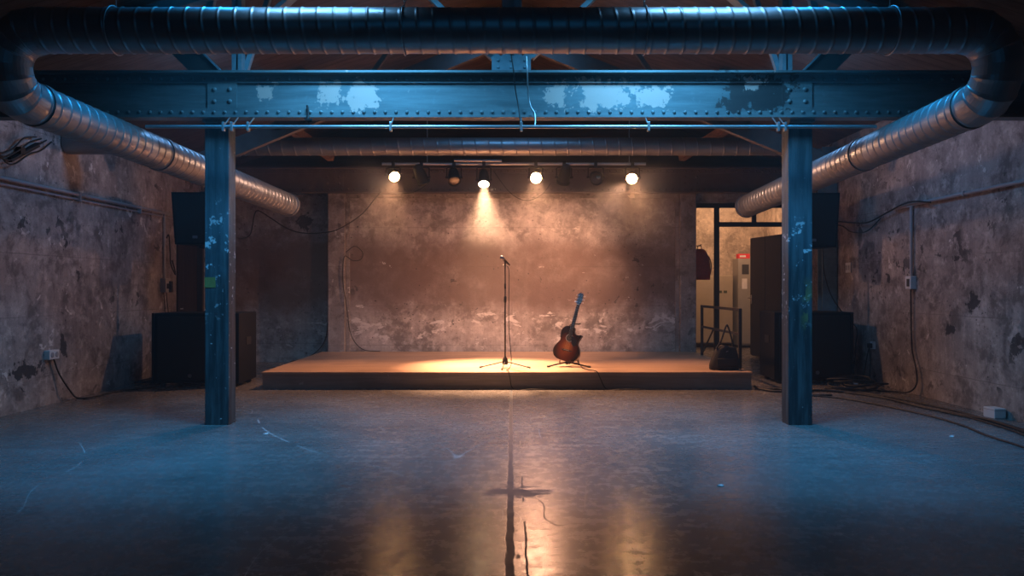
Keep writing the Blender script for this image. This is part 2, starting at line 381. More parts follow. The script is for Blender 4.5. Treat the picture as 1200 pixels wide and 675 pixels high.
# store room behind the partition
struct(MB().bx((3.1,18.5,0),(6.4,18.7,3.5)).build('wall_storeroom_back',M_store))
struct(MB().bx((6.06,14.45,0),(6.3,18.5,3.5)).build('wall_storeroom_right',M_store))
struct(MB().bx((3.2,14.75,0),(3.40,18.5,3.5)).build('wall_storeroom_left',M_store))
struct(MB().bx((3.2,14.45,3.5),(6.4,18.7,3.6)).build('ceiling_storeroom',M_store))
struct(MB().bx((WR+.0,14.1,0),(6.3,14.3,3.2)).build('wall_storeroom_front',M_store))
# steel door frame with fanlight bars
dr=bpy.data.objects.new('door_2',None); COL.objects.link(dr); struct(dr)
MB().bx((3.37,14.2,2.885),(5.30,14.27,2.965)).build('head_bar',M_frame,dr)
MB().bx((3.75,14.2,0),(3.835,14.27,2.885)).build('post',M_frame,dr)
MB().bx((3.835,14.2,2.535),(5.30,14.27,2.62)).build('transom',M_frame,dr)
MB().bx((4.45,14.2,2.62),(4.52,14.27,2.885)).build('mullion',M_frame,dr)
MB().bx((3.37,14.2,0),(3.40,14.27,2.885)).build('jamb',M_frame,dr)
# dark door in the left wall
d1=bpy.data.objects.new('door_1',None); COL.objects.link(d1); struct(d1)
MB().bx((WL-.12,12.80,0),(WL-.06,13.70,2.15),.004).bx((WL-.06,12.9,.2),(WL-.05,13.6,.95)).bx((WL-.06,12.9,1.15),(WL-.05,13.6,2.0)).build('door_leaf',M_door,d1)
fr=MB().bx((WL-.2,12.72,0),(WL+.03,12.80,2.23)).bx((WL-.2,13.70,0),(WL+.03,13.78,2.23)).bx((WL-.2,12.72,2.15),(WL+.03,13.78,2.23)).build('door_frame',M_door,d1)
hd=MB().tube([(WL-.06,12.9,1.05),(WL-.01,12.9,1.05),(WL-.01,13.0,1.05)],.01).build('door_handle',M_chrome,d1)

# ------------------------------------------------------------------ girders
def girder(name,label,y,zb,zt,x0,x1,mat,splices,rsp=.108):
    g=thing(name,label,'girder',(0,y,zb))
    L=lambda mb,n,m=mat: mb.build(n,m,g,loc=(0,-y,-zb))
    h=zt-zb
    L(MB().bx((x0,y+.02,zb+.01),(x1,y+.045,zt-.01)),'web')
    t=MB().bx((x0,y-.085,zt-.022),(x1,y+.15,zt)).bx((x0,y,zt-.105),(x1,y+.02,zt-.022))
    b=MB().bx((x0,y-.05,zb),(x1,y+.115,zb+.02)).bx((x0,y,zb+.02),(x1,y+.02,zb+.105))
    n=int((x1-x0)/rsp)
    for i in range(n):
        x=x0+.05+i*rsp
        t.dome((x,y,zt-.065),.020,h=.018); b.dome((x,y,zb+.062),.020,h=.018)
    L(t,'top_flange'); L(b,'bottom_flange')
    for a,c in splices:
        s=MB().bx((a,y+.002,zb+.105),(c,y+.02,zt-.105))
        for xx in (a+.07,c-.07):
            for zz in (zb+h*.37,zb+h*.63): s.dome((xx,y+.002,zz),.026)
        L(s,'splice_plate')
    return g
G0=7.75
girder('riveted_girder','wide blue-grey riveted girder with peeling white paint, resting on the two columns',G0,3.113,3.575,WL+.02,WR-.02,M_girder,[(-3.075,-2.78),(2.73,3.03)])
girder('riveted_girder','grimy brown riveted girder along the top of the far concrete wall',13.86,3.12,3.57,WL+.02,WR-.02,M_oldsteel,[(-3.4,-3.05),(3.05,3.4)],.115)

# ------------------------------------------------------------------ columns
def column(x0,x1,label):
    c=thing('steel_column',label,'column',((x0+x1)/2,7.97,0))
    L=lambda mb,n,m: mb.build(n,m,c,loc=(-(x0+x1)/2,-7.97,0))
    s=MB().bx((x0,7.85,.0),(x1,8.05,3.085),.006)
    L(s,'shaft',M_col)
    L(MB().bx((x0-.004,7.80,3.085),(x1+.004,8.08,3.113)),'cap_plate',M_girder)
    return c,L
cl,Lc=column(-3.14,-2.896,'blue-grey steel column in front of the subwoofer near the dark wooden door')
Lc(MB().bx((-3.142,7.846,1.405),(-3.03,7.85,1.51)),'tape_patch',M_yellow)
cr,Lc2=column(2.826,3.07,'blue-grey steel column in front of the subwoofer near the storeroom doorway')
wc=thing('steel_column','dark slim steel column against the right wall behind the loudspeaker','column',(5.17,12.6,0))
MB().bx((-.12,-.1,0),(.12,-.08,3.7)).bx((-.12,.08,0),(.12,.1,3.7)).bx((-.01,-.08,0),(.01,.08,3.7)).build('shaft',M_truss,wc)
MB().bx((-.135,-.13,0),(.135,.13,.02)).build('base_plate',M_truss,wc)

# ------------------------------------------------------------------ roof trusses
def truss(y,name,label,mat,zb):
    t=thing(name,label,'roof truss',(0,y,zb)); return t,(lambda mb,n: mb.build(n,mat,t,loc=(0,-y,-zb)))
ty=7.86
t,L=truss(ty,'roof_truss','pale blue steel roof truss standing on the front girder',M_truss,3.575)
g=MB().prism([(-.205,3.575),(.19,3.575),(.19,3.71),(.27,3.80),(.17,3.80),(.11,3.75),(-.12,3.75),(-.18,3.80),(-.29,3.80),(-.205,3.71)],ty-.10,ty-.085)
for x in (-.14,-.01,.13):
    for z in (3.63,3.70): g.dome((x,ty-.10,z),.017)
L(g,'gusset_plate')
L(MB().bx((-.1,ty-.08,3.7),(-.02,ty-.02,RIDGE-.02)).bx((.02,ty-.08,3.7),(.1,ty-.02,RIDGE-.02)).bx((-.1,ty-.02,3.7),(.1,ty,RIDGE-.03)),'king_post')
for s in (-1,1):
    L(MB().bar((s*.2,ty-.05,3.74),(s*1.5,ty-.05,roof(1.5)-.02),.05,.10,(0,1,0)),'diagonal_strut')
    xp=2.79*s
    L(MB().bx((xp-.05,ty-.08,3.577),(xp-.012,ty+.02,roof(xp)-.02)).bx((xp+.012,ty-.08,3.577),(xp+.05,ty+.02,roof(xp)-.02)).bx((xp-.05,ty+.02,3.577),(xp+.05,ty+.03,roof(xp)-.03)),'post')
    # broad raking brace out to the wall side
    rb_=MB().prism([(s*2.93,3.577),(s*3.24,3.577),(s*3.90,4.235),(s*3.59,4.235)],ty-.155,ty-.13).build('raking_brace',M_braceshade,t,loc=(0,-ty,-3.575))  # plate tone darkened to stand for its unlit face
    MB().prism([(s*2.908,3.577),(s*2.93,3.577),(s*3.59,4.235),(s*3.568,4.235)],ty-.185,ty-.09).build('brace_flange',M_truss,rb_)
    for a,b in (((3.15,4.1),(3.05,roof(3.05))),((3.38,4.0),(3.32,roof(3.3))),((3.5,3.95),(3.85,roof(3.85))),((3.32,3.95),(3.0,roof(3.0))),((2.75,3.62),(2.45,4.6))):
        L(MB().bar((s*a[0],ty+.06,a[1]),(s*b[0],ty+.06,b[1]-.02),.05,.06,(0,1,0)),'lattice_strut')
    L(MB().bar((s*1.9,ty-.05,roof(1.9)-.25),(s*2.76,ty-.05,3.9),.04,.14,(0,1,0)),'counter_strut')
    L(MB().bar((0,ty,RIDGE-.1),(s*5.3,ty,roof(5.3)-.1),.12,.12,(0,0,1)),'rafter')
t2,L=truss(11.0,'roof_truss','dark brown roof truss far behind the front girder',M_oldsteel,3.6)
for s in (-1,1):
    L(MB().bar((0,11,5.03),(s*4.6,11,3.15+.0),.10,.24,(0,0,1)),'chord')
    L(MB().bx((s*3.0-.05,10.95,3.75),(s*3.0+.05,11.05,roof(3)-.02)),'post')
    L(MB().bx((s*3.35-.04,10.95,3.65),(s*3.35+.04,11.05,roof(3.35)-.02)),'post')
    L(MB().bar((s*2.3,11.02,4.05),(s*1.7,11.02,roof(1.7)-.05),.06,.08,(0,1,0)),'strut')
for i,(x0,x1,lb) in enumerate(((-3.15,-3.6,'brown roof timber sloping above the bare recess wall'),(2.95,3.5,'brown roof timber sloping above the storeroom doorway'))):
    tag(MB().bar((x0,13.4,3.68),(x1,12.4,4.0),.12,.14).build('roof_timber',M_timber),lb,'timber')

# ------------------------------------------------------------------ ducts
def duct_path(p0,p1,r,pitch,seg=40,shear=.02,mb=None):
    p0=Vector(p0);p1=Vector(p1);L=(p1-p0).length;n=int(L/pitch);P=[];R=[]
    t=(p1-p0).normalized()
    for i in range(n):
        a=(i+.5)*pitch
        for o,rr in ((-.5*pitch+.002,r),(-.022,r),(-.009,r),(-.004,r+.0045),(.004,r+.0045),(.009,r),(.022,r)):
            P.append(p0+t*(a+o));R.append(rr)
    P.append(p1);R.append(r)
    mb=mb or MB(); return mb.tube(P,R,seg,shear=shear)
def elbow(c0,d0,c1,d1,r,n=4,seg=40):      # gored bend from c0 (leaving along d0) to c1 (arriving along d1)
    c0=Vector(c0);c1=Vector(c1);d0=Vector(d0).normalized();d1=Vector(d1).normalized();k=(c1-c0).length*.39
    P=[];b0=c0+d0*k*1.0;b1=c1-d1*k*1.0
    for i in range(n+1):
        t=i/n; p=(1-t)**3*c0+3*(1-t)**2*t*b0+3*(1-t)*t*t*b1+t**3*c1; P.append(p)
    m=MB(); Q=[];R=[]
    for i,p in enumerate(P):
        if 0<i<n:
            a=(P[i]-P[i-1]).normalized()*.012; b=(P[i+1]-P[i]).normalized()*.012
            Q+=[p-a,p,p+b];R+=[r,r+.006,r]
        else: Q.append(p);R.append(r)
    Q=[c0-d0*.012]+Q+[c1+d1*.012]; R=[r]+R+[r]
    m.tube(Q,R,seg,smooth=False); return m
DR=.173
vd=thing('ventilation_duct','long silver spiral duct crossing above the front girder and turning back along both side walls','duct',(0,6,3.41))
L=lambda mb,n,m=M_duct: mb.build(n,m,vd,loc=(0,-6,-3.41))
zf=3.41; e=.26
XL,XR=-3.95,3.80
L(duct_path((XL+e,6,zf),(XR-e,6,zf),DR,.1265),'cross_pipe')
zl,zr=2.92,2.90
endL=V(-3.47,11.9,2.69); endR=V(3.73,12.2,2.70)
for s,X,z1,end in ((-1,XL,zl,endL),(1,XR,zr,endR)):
    st=V(X,6+e,z1); dr_=(end-st).normalized()
    L(elbow((X-s*e,6,zf),(s,0,0),(X,6,zf-e+.0),(0,0,-1),DR+.004),'elbow')
    L(elbow((X,6,min(zf-e,z1+e)),(0,0,-1),st,dr_,DR+.004),'elbow')
    L(duct_path(st,end,DR,.125,shear=.0),'side_pipe')
    c1=st+dr_*2.0
    L(MB().tube([c1-dr_*.03,c1-dr_*.029,c1+dr_*.03],[DR+.012]*3,40),'joint_collar')
    c2=st+dr_*.12
    L(MB().tube([c2-dr_*.03,c2+dr_*.03],[DR+.012]*2,40),'joint_collar')
    L(MB().tube([end-dr_*.05,end+dr_*.02],[DR+.012]*2,40),'end_collar')
sd=thing('ventilation_duct','slim straight spiral duct running above the stage lights','duct',(0,11.9,3.59))
duct_path((-4.25,0,0),(4.25,0,0),.137,.2,mb=None).build('straight_pipe',M_duct,sd)
for x in (-4.25,4.22): MB().tube([(x-.03,0,0),(x+.03,0,0)],.15,36).build('end_collar',M_duct,sd)
ds=MB(); ds.tube([(WL+.01,9.6,3.22),(-4.9,9.6,3.22),(-4.88,9.6,3.22),(-4.84,9.6,3.22),(-4.72,9.6,3.22)],[.15,.15,.162,.15,.15],32); tag(ds.build('duct_stub',M_duct),'short dim duct stub against the left wall behind the big duct','duct')

def hanger(px,label,chain):
    x=(px-600)/FPX*6
    h=thing('duct_hanger',label,'hanger',(x,6,3.41),group='hangers of the front duct')
    ring=[(0,math.cos(a)*(DR+.011),math.sin(a)*(DR+.011)) for a in [2*PI*i/40 for i in range(40)]]
    MB().tube(ring,.006,6,closed=True).build('strap',M_gal,h)
    top=roof(x)-3.41
    m=MB()
    if chain:
        z=DR+.01;i=0
        while z<top:
            c=[(math.cos(a)*.012*(i%2),math.cos(a)*.012*((i+1)%2),z+.025+math.sin(a)*.025) for a in [2*PI*q/8 for q in range(8)]]
            m.tube(c,.004,5,closed=True); z+=.042;i+=1
        m.build('chain',M_gal,h)
    else: m.tube([(0,0,DR),(0,0,top)],.006,6).build('rod',M_gal,h)
hanger(136,'thin rod hanger on the front duct, close to the corner of the left wall run',False)
hanger(474,'chain hanger holding the front duct, left of the centre gusset',True)
hanger(755,'chain hanger holding the front duct, right of the centre gusset',True)
hanger(1043,'thin rod hanger on the front duct, close to the corner of the right wall run',False)

# slim pipe below the girder
pp=thing('service_pipe','slim grey pipe running just below the front girder','pipe',(0,7.55,2.985))
MB().tube([(-3.60,0,0),(3.58,0,0)],.0175,14).build('pipe_run',M_gal,pp)
for px in (262,272,291,458,611,760,912,920):
    x=(px-600)/FPX*7.55
    MB().bx((x-.012,-.026,-.045),(x+.012,.026,.045),.004).tube([(x,.03,.03),(x,.17,.128)],.007,6).build('pipe_clamp',M_gal,pp)
hk=MB().tube(smooth_path([pt(360,124,7.73),pt(361,130,7.70),pt(361,138,7.66),pt(362,143,7.64),pt(365,142,7.62)],4),.012,6); hk.bx(pt(358,142,7.64),pt(366,139,7.6)); tag(hk.build('pipe_hook',M_black),'small black hook on the face of the front girder','hook')
tag(MB().tube(smooth_path([pt(599,64,7.62),pt(602,84,7.60),pt(604,105,7.66),pt(608,128,7.66),pt(610,147,7.53)],5),.006,6).build('hanging_wire',M_cable),'dark wire hanging over the centre of the front girder','wire')
tag(MB().tube(smooth_path([pt(617,66,7.62),pt(618,86,7.60),pt(619,110,7.67),pt(622,125,7.67),pt(627,134,7.66),pt(627,150,7.6)],5),.008,6).build('hanging_wire',M_gal),'pale wire hanging over the front girder beside the dark one','wire')
tag(MB().tube([pt(532,188,13.3),pt(588,188.5,13.3)],.025,10).build('ceiling_pipe',M_gal),'short grey pipe above and behind the lit downward lamp','pipe')

# ------------------------------------------------------------------ stage
SZ=.235
stg=thing('stage_platform','low wide wooden stage platform against the far wall','stage',(0,10.63,0))
MB().bx((-3.475,.0,SZ-.03),(3.335,3.42,SZ),.004).build('deck',M_deck,stg)
f=MB().bx((-3.46,.02,.0),(3.32,.045,SZ-.03))
f.build('front_board',M_fascia,stg)
MB().bx((-3.46,.045,0),(-3.435,3.4,SZ-.03)).build('side_board',M_fascia,stg)
MB().bx((3.295,.045,0),(3.32,3.4,SZ-.03)).build('side_board',M_fascia,stg)

# ------------------------------------------------------------------ stage lights
BY,BZ=12.0,3.34
lb=thing('lighting_bar','long thin metal bar carrying eight stage lamps','lighting bar',(0,BY,BZ))
MB().tube([(-2.03,0,0),(2.09,0,0)],.023,12).build('bar_tube',M_gal,lb)
for x in (-1.33,1.84): MB().tube([(x,.05,0),(x,.05,.9)],.008,6).build('hanger_rod',M_gal,lb)
LIGHTS=[]
def lamp(px,py,aim,label,state,size=1.0):
    c=pt(px,py,BY); a=Vector(aim).normalized()
    r=thing('stage_lamp',label,'stage lamp',(c.x,BY,BZ),group='stage lamps on the lighting bar')
    cc=Vector((0,0,c.z-BZ))
    q=a.to_track_quat('Z','Y').to_matrix().to_4x4(); M=Matrix.Translation(cc)@q
    R=.088*size
    MB().lathe([(R*.35,-.21),(R*.62,-.205),(R*.78,-.15),(R*.95,-.06),(R*.98,.07)],24,M).build('can',M_black,r)
    MB().lathe([(R*.98,.06),(R*1.1,.06),(R*1.1,.10),(R*.93,.10),(R*.93,.08)],24,M).build('front_rim',M_black,r)
    m={'lit':M_litd if px<500 else M_lit,'pale':M_litw,'off':M_glass,'glint':M_glass}[state]
    ln=MB().lathe([(R*.93,.084),(R*.6,.092),(0.0001,.096)],24,M).build('lens',m,r)
    if state in('lit','pale'): ln['label']='glowing warm lens'
    if state=='glint': MB().lathe([(R*.4,.094),(R*.15,.099),(.0001,.1)],12,M@Matrix.Translation((R*.3,R*.3,0))).build('reflector',M_refl,r)
    # yoke
    x=R*1.22; yk=[(-x,0,cc.z-.0),(-x,0,-.07),(-x*.7,0,-.055),(x*.7,0,-.055),(x,0,-.07),(x,0,cc.z)]
    MB().tube(yk,.009,6,smooth=False).build('yoke',M_black,r)
    for sx in (-1,1): MB().tube([(sx*x*.8,0,cc.z),(sx*(x+.022),0,cc.z)],.018,8).build('knob',M_black,r)
    MB().bx((-.025,-.035,-.06),(.025,.035,.035),.006).build('clamp',M_black,r)
    if state in('lit','pale'): LIGHTS.append((V(c.x,BY,c.z)+a*.12,a,state))
lamp(461,205,(.30,-.80,-.42),'lit stage lamp turned sideways, the first on the left end of the bar','lit')
lamp(494,208,(.32,.45,-.80),'unlit black stage lamp pointing away, second from the left end','off',1.1)
lamp(532,208,(.12,-.66,-.72),'unlit stage lamp with dull amber lens, third from the left end','off',1.05)
lamp(567,211,(0.02,-.62,-.80),'lit pale stage lamp pointing steeply down, above the microphone stand','pale')
lamp(628,208,(0,-1,-.22),'lit stage lamp facing straight out, fifth from the left end','lit')
lamp(661,208,(-.15,.45,-.80),'unlit black stage lamp above the guitar, turned to the wall','off',1.1)
lamp(698,208,(.05,-.92,-.32),'unlit stage lamp with a bright glint in its lens','glint',1.1)
lamp(741,208,(-.22,-.90,-.34),'lit stage lamp at the right end of the bar','lit')
tag(MB().tube(smooth_path([pt(502,196,12.04),pt(503,212,12.35),pt(488,224,12.35),pt(470,227,12.3),pt(445,228,13.0)],6),.007,6).build('lamp_cable',M_cable),'thin dark cable looping down beside the second stage lamp','cable')
tag(MB().tube(smooth_path([pt(578,200,12.1),pt(598,226,12.1),pt(617,235,12.1),pt(635,228,12.1),pt(645,215,12.1)],6),.006,6).build('lamp_cable',M_cable),'thin dark cable sagging under the lamps above the stage centre','cable')

# ------------------------------------------------------------------ microphone stand
ms=thing('microphone_stand','slim black microphone stand with three legs at the stage front','microphone stand',(-.10,11.2,SZ))
MB().lathe([(.034,.05),(.042,.07),(.036,.13),(.016,.16),(.0125,.17)],16).build('base_hub',M_black,ms)
for a in (182,-12,262,):
    ca,sa=math.cos(math.radians(a)),math.sin(math.radians(a)); rr=.30 if a==262 else .36
    lg=MB().tube([(ca*.03,sa*.03,.09),(ca*rr,sa*rr,.012)],.008,8).build('leg',M_black,ms)
    MB().tube([(ca*(rr-.03),sa*(rr-.03),.021),(ca*(rr+.015),sa*(rr+.015),.011)],.0125,8).build('rubber_foot',M_rubber,lg)
MB().tube([(0,0,.15),(0,0,.98)],.011,10).build('lower_tube',M_black,ms)
MB().lathe([(.011,.95),(.019,.96),(.02,1.03),(.011,1.05)],12).build('clutch',M_black,ms)
MB().lathe([(.0095,1.15),(.015,1.16),(.015,1.22),(.0095,1.23)],12).build('collar',M_black,ms)
MB().tube([(0,0,1.0),(0,0,1.5)],.0085,10).build('upper_tube',M_black,ms)
MB().tube([(0,0,1.49),(0,-.005,1.54),(.0,-.02,1.55)],[.010,.014,.018],10).build('microphone_clip',M_rubber,ms)
mm=thing('microphone','dark handheld microphone clipped on top of the stand','microphone',(-.10,11.18,SZ+1.562),(math.radians(62),0,math.radians(-35)))
MB().lathe([(.011,-.13),(.013,-.12),(.018,.03),(.022,.045)],14).build('handle',M_black,mm)
MB().lathe([(.022,.045),(.029,.06),(.031,.085),(.026,.108),(.012,.122),(.0001,.124)],16).build('grille',M_badge,mm)
tag(MB().tube(smooth_path([(-.145,11.25,SZ+1.50),(-.05,11.24,SZ+1.45),(-.045,11.22,SZ+1.1),(-.045,11.20,SZ+.6),(-.01,11.12,SZ+.12),(-.04,11.0,SZ+.016),(-.08,10.8,SZ+.012),(-.05,10.635,SZ+.016),(-.03,10.60,.17),(.02,10.55,.012),(.25,10.52,.012),(.6,10.56,.012)],6),.0055,6).build('microphone_cable',M_cable),'thin black cable hanging from the microphone down over the stage edge','cable')

# ------------------------------------------------------------------ guitar
gt=thing('acoustic_guitar','sunburst acoustic guitar with cutaway leaning on a floor stand','guitar',(.775,11.36,SZ+.085),(math.radians(-11),math.radians(12.5),math.radians(-17)))
ctrl=[(0,0),(.11,.010),(.178,.06),(.2,.145),(.172,.23),(.137,.285),(.145,.345),(.165,.405),(.158,.428),(.12,.415),(.075,.42),(.042,.455),(.032,.515),(-.032,.522),(-.09,.512),(-.133,.475),(-.15,.42),(-.142,.35),(-.132,.29),(-.165,.23),(-.2,.145),(-.178,.06),(-.11,.010)]
out=[(p.x,p.z) for p in smooth_path([(a,0,b) for a,b in ctrl],6,closed=True)]
MB().prism(out,-.0495,.05).build('body',M_gside,gt)
MB().prism([(a*.972,.255+(b-.255)*.978) for a,b in out],-.053,-.0495).build('soundboard',M_burst,gt)['label']='orange-brown sunburst top'
disk=lambda cx,cz,r,y0,y1,n=28: MB().prism([(cx+r*math.cos(2*PI*i/n),cz+r*math.sin(2*PI*i/n)) for i in range(n)],y0,y1)
disk(0,.345,.059,-.0535,-.053).build('rosette',M_string,gt)
disk(0,.345,.049,-.0542,-.0535).build('soundhole',M_rubber,gt)
MB().prism([(.03,.385),(.06,.37),(.115,.33),(.125,.27),(.09,.235),(.045,.27),(.038,.31)],-.0550,-.053).build('pickguard',M_black,gt)
br=MB().prism([(-.085,.165),(-.03,.172),(.03,.172),(.085,.165),(.08,.15),(.03,.147),(-.03,.147),(-.08,.15)],-.062,-.053).build('bridge',M_ebony,gt)
MB().bx((-.04,-.066,.158),(.04,-.062,.162)).build('saddle',M_white,br)
MB().prism([(-.026,.50),(.026,.50),(.021,.86),(-.021,.86)],-.055,-.025).build('neck',M_neck,gt)
fb=MB().prism([(-.028,.375),(.028,.375),(.0215,.86),(-.0215,.86)],-.062,-.055).build('fretboard',M_ebony,gt)
z=.86;Ls=.66
for i in range(1,16):
    zz=.86-(Ls-Ls/2**(i/12)); MB().bx((-.024,-.0635,zz-.001),(.024,-.062,zz+.001)).build('fret',M_chrome,fb)
hs=MB().prism([(-.022,.86),(.022,.86),(.037,.885),(.037,1.02),(.02,1.045),(0,1.035),(-.02,1.045),(-.037,1.02),(-.037,.885)],-.012,.006,Matrix.Translation((0,-.045,0))@Matrix.Translation((0,0,.86))@Matrix.Rotation(math.radians(-10),4,'X')@Matrix.Translation((0,0,-.86))).build('headstock',M_gside,gt)
MB().bx((-.022,-.066,.857),(.022,-.05,.863)).build('nut',M_white,gt)
for s in (-1,1):
    for zz in (.90,.95,1.0):
        yy=-.048+(zz-.86)*.17
        MB().tube([(s*.03,yy+.006,zz),(s*.055,yy+.006,zz)],.004,6).lathe([(.0001,-.012),(.009,-.008),(.009,.008),(.0001,.012)],10,Matrix.Translation((s*.06,yy+.006,zz))).tube([(s*.02,yy,zz),(s*.02,yy-.022,zz)],.004,6).build('tuning_peg',M_chrome,hs)
for i in range(6):
    u=(i-2.5)/2.5
    MB().tube([(u*.03,-.066,.16),(u*.018,-.067,.86)],.0008,4).build('string',M_string,gt)
gs=thing('guitar_stand','black tubular floor stand holding the acoustic guitar','guitar stand',(.82,11.44,SZ))
MB().lathe([(.022,.03),(.026,.04),(.026,.10),(.02,.11)],12).build('hub',M_black,gs)
for e_ in ((-.285,-.16),(.31,-.22),(.16,.26)):
    lg=MB().tube([(0,0,.065),(e_[0],e_[1],.014)],.011,8).build('leg',M_black,gs)
    dv=Vector((e_[0],e_[1],0)).normalized()
    MB().tube([Vector((e_[0],e_[1],.016))-dv*.03,Vector((e_[0],e_[1],.014))+dv*.02],.0145,8).build('rubber_foot',M_rubber,lg)
MB().tube([(0,0,.1),(.055,.09,.33),(.13,.20,.62)],.011,8).build('post',M_black,gs)
MB().tube([(.03,.06,.2),(.15,.10,.24),(.175,-.02,.03)],.010,8).build('side_prop',M_black,gs)
for s in (-1,1):
    MB().tube(smooth_path([(0,.0,.055),(s*.05-.03,-.03,.052),(s*.075-.045,-.10,.05),(s*.075-.045,-.175,.058),(s*.075-.045,-.185,.105)],4),.009,8).build('cradle_arm',M_rubber,gs)
MB().tube(smooth_path([(.05,.16,.60),(.09,.14,.62),(.13,.20,.62),(.19,.15,.62),(.21,.12,.63)],4),.009,8).build('neck_yoke',M_rubber,gs)
tag(MB().tube(smooth_path([(.93,11.47,SZ+.13),(1.0,11.35,SZ+.04),(1.02,11.1,SZ+.012),(1.08,10.85,SZ+.012),(1.17,10.615,SZ+.012),(1.22,10.595,.15),(1.30,10.55,.012),(1.5,10.5,.012),(1.75,10.52,.012)],6),.007,6).build('guitar_cable',M_cable),'black cable running from the guitar down over the stage front','cable')

# ------------------------------------------------------------------ loudspeakers
def subwoofer(x0,x1,y,h,label):
    w=x1-x0; s=thing('subwoofer',label,'subwoofer',((x0+x1)/2,y,0))
    MB().bx((-w/2,0.02,.05),(w/2,.75,h),.012).build('cabinet',M_cab,s)
    gr=MB().bx((-w/2+.05,-.002,.10),(w/2-.05,.02,h-.05),.006)
    gr.build('front_grille',M_black,s)
    for sx in (-1,1):
        MB().bx((sx*w/2-.03,-.006,.05),(sx*w/2+.004,.03,h),.006).build('corner_guard',M_cab,s)
        for yy in (.08,.66): MB().lathe([(.04,0),(.045,.05)],12,Matrix.Translation((sx*(w/2-.09),yy,0))).build('foot',M_rubber,s)
        MB().bx((sx*(w/2+.002)-.006,.30,h*.55),(sx*(w/2+.002)+.006,.50,h*.66),.003).build('side_handle',M_rubber,s)
    MB().lathe([(.028,0),(.028,.006),(.022,.008)],20,Matrix.Translation((-.09 if x0<0 else .04,-.003,.16))@Matrix.Rotation(PI/2,4,'X')).build('badge',M_badge,s)
    MB().lathe([(.05,0),(.05,.012),(.03,.02),(.022,.03)],16,Matrix.Translation((.03,.3,h))).build('pole_socket',M_black,s)
    return s
def speaker(x,y,z0,h,wt,wb,label,yaw):
    s=thing('loudspeaker',label,'loudspeaker',(x,y,z0),(0,0,yaw))
    hw,hb=wt/2,wb/2
    vs=[(-hb,-.22,0),(hb,-.22,0),(hb*.7,.25,0),(-hb*.7,.25,0),(-hw,-.25,h),(hw,-.25,h),(hw*.7,.25,h),(-hw*.7,.25,h)]
    b=MB().add(vs,[(0,3,2,1),(4,5,6,7),(0,1,5,4),(1,2,6,5),(2,3,7,6),(3,0,4,7)]); b.build('cabinet',M_cab,s)
    i=.03
    MB().add([(-hb+i,-.223,i),(hb-i,-.223,i),(hw-i,-.247,h-i),(-hw+i,-.247,h-i),(-hb+i,-.24,i),(hb-i,-.24,i),(hw-i,-.264,h-i),(-hw+i,-.264,h-i)],[(4,5,6,7),(0,1,5,4),(1,2,6,5),(2,3,7,6),(3,0,4,7)]).build('front_grille',M_black,s)
    MB().bx((-.045,-.248,.085),(.025,-.238,.125),.003).build('badge',M_badge,s)
    MB().lathe([(.03,-.05),(.045,-.03),(.045,.0)],14).build('pole_cup',M_black,s)
    MB().tube([(-.03,0,h),(-.03,0,h+.03),(.03,0,h+.03),(.03,0,h)],.008,6).build('eye_bolt',M_black,s)
    return s
def pole(x,y,z0,z1,label):
    s=thing('speaker_pole',label,'pole',(x,y,z0)); L=z1-z0
    MB().tube([(0,0,0.0),(0,0,L*.55)],.02,12).build('lower_tube',M_black,s)
    MB().tube([(0,0,L*.5),(0,0,L)],.016,12).build('upper_tube',M_black,s)
    MB().lathe([(.02,L*.5),(.028,L*.51),(.028,L*.57),(.017,L*.58)],12).build('locking_collar',M_black,s)
    return s
subwoofer(-5.06,-3.86,10.85,1.045,'large black subwoofer on the floor in front of the dark wooden door')
subwoofer(3.87,5.0,11.25,1.045,'large black subwoofer on the floor between stage and right wall')
speaker(-4.5,11.15,2.02,.74,.68,.60,'black loudspeaker raised on a pole above the subwoofer by the left wall',.03)
speaker(4.46,11.55,2.0,.80,.74,.66,'black loudspeaker raised on a pole above the subwoofer by the right wall',-.03)
pole(-4.43,11.15,1.075,2.0,'black pole standing on the left subwoofer')
pole(4.465,11.55,1.075,1.98,'black pole standing on the right subwoofer')
tag(MB().tube([(-4.5,11.15,2.82),(-4.48,11.15,3.1),(-4.46,11.3,4.06)],.008,6).build('safety_wire',M_cable),'black wire from the left loudspeaker up to the roof','wire')
tag(MB().tube(smooth_path([pt(964,291,11.9),pt(966,320,11.9),pt(975,348,11.95),pt(992,372,11.9),pt(1004,385,11.6),pt(1003,402,11.55),pt(1002,420,11.5),pt(998,440,11.5)],6),.009,6).build('speaker_cable',M_cable),'black cable dropping from the right loudspeaker behind its subwoofer','cable')

# ------------------------------------------------------------------ things left of the stage
bx_=thing('wooden_crate','brown wooden box standing against the recess wall left of the stage','crate',(-5.1,14.36,0))
MB().bx((-.24,-.17,.0),(.24,.17,.72),.006).build('body',M_crate,bx_)
MB().bx((-.25,-.18,.72),(.25,.18,.745),.004).build('lid',M_crate,bx_)
tag(MB().bx((WL,13.92,1.5),(WL+.36,14.2,1.94),.01).bx((WL+.36,13.95,1.53),(WL+.37,14.17,1.91),.004).build('wall_box',M_black),'small black box fixed on the left wall above the wooden box','box')
tag(MB().tube(smooth_path([pt(280,280,14.3),pt(293,275,14.45),pt(298,252,14.5),pt(303,247,14.5),pt(318,256,14.3),pt(335,267,14.0),pt(355,273,13.9),pt(385,272,13.8),pt(405,264,13.7),pt(425,250,13.65),pt(440,232,13.6),pt(447,224,13.75)],6),.010,6).build('slung_cable',M_cable),'black cable slung in a long curve across the recess wall','cable')
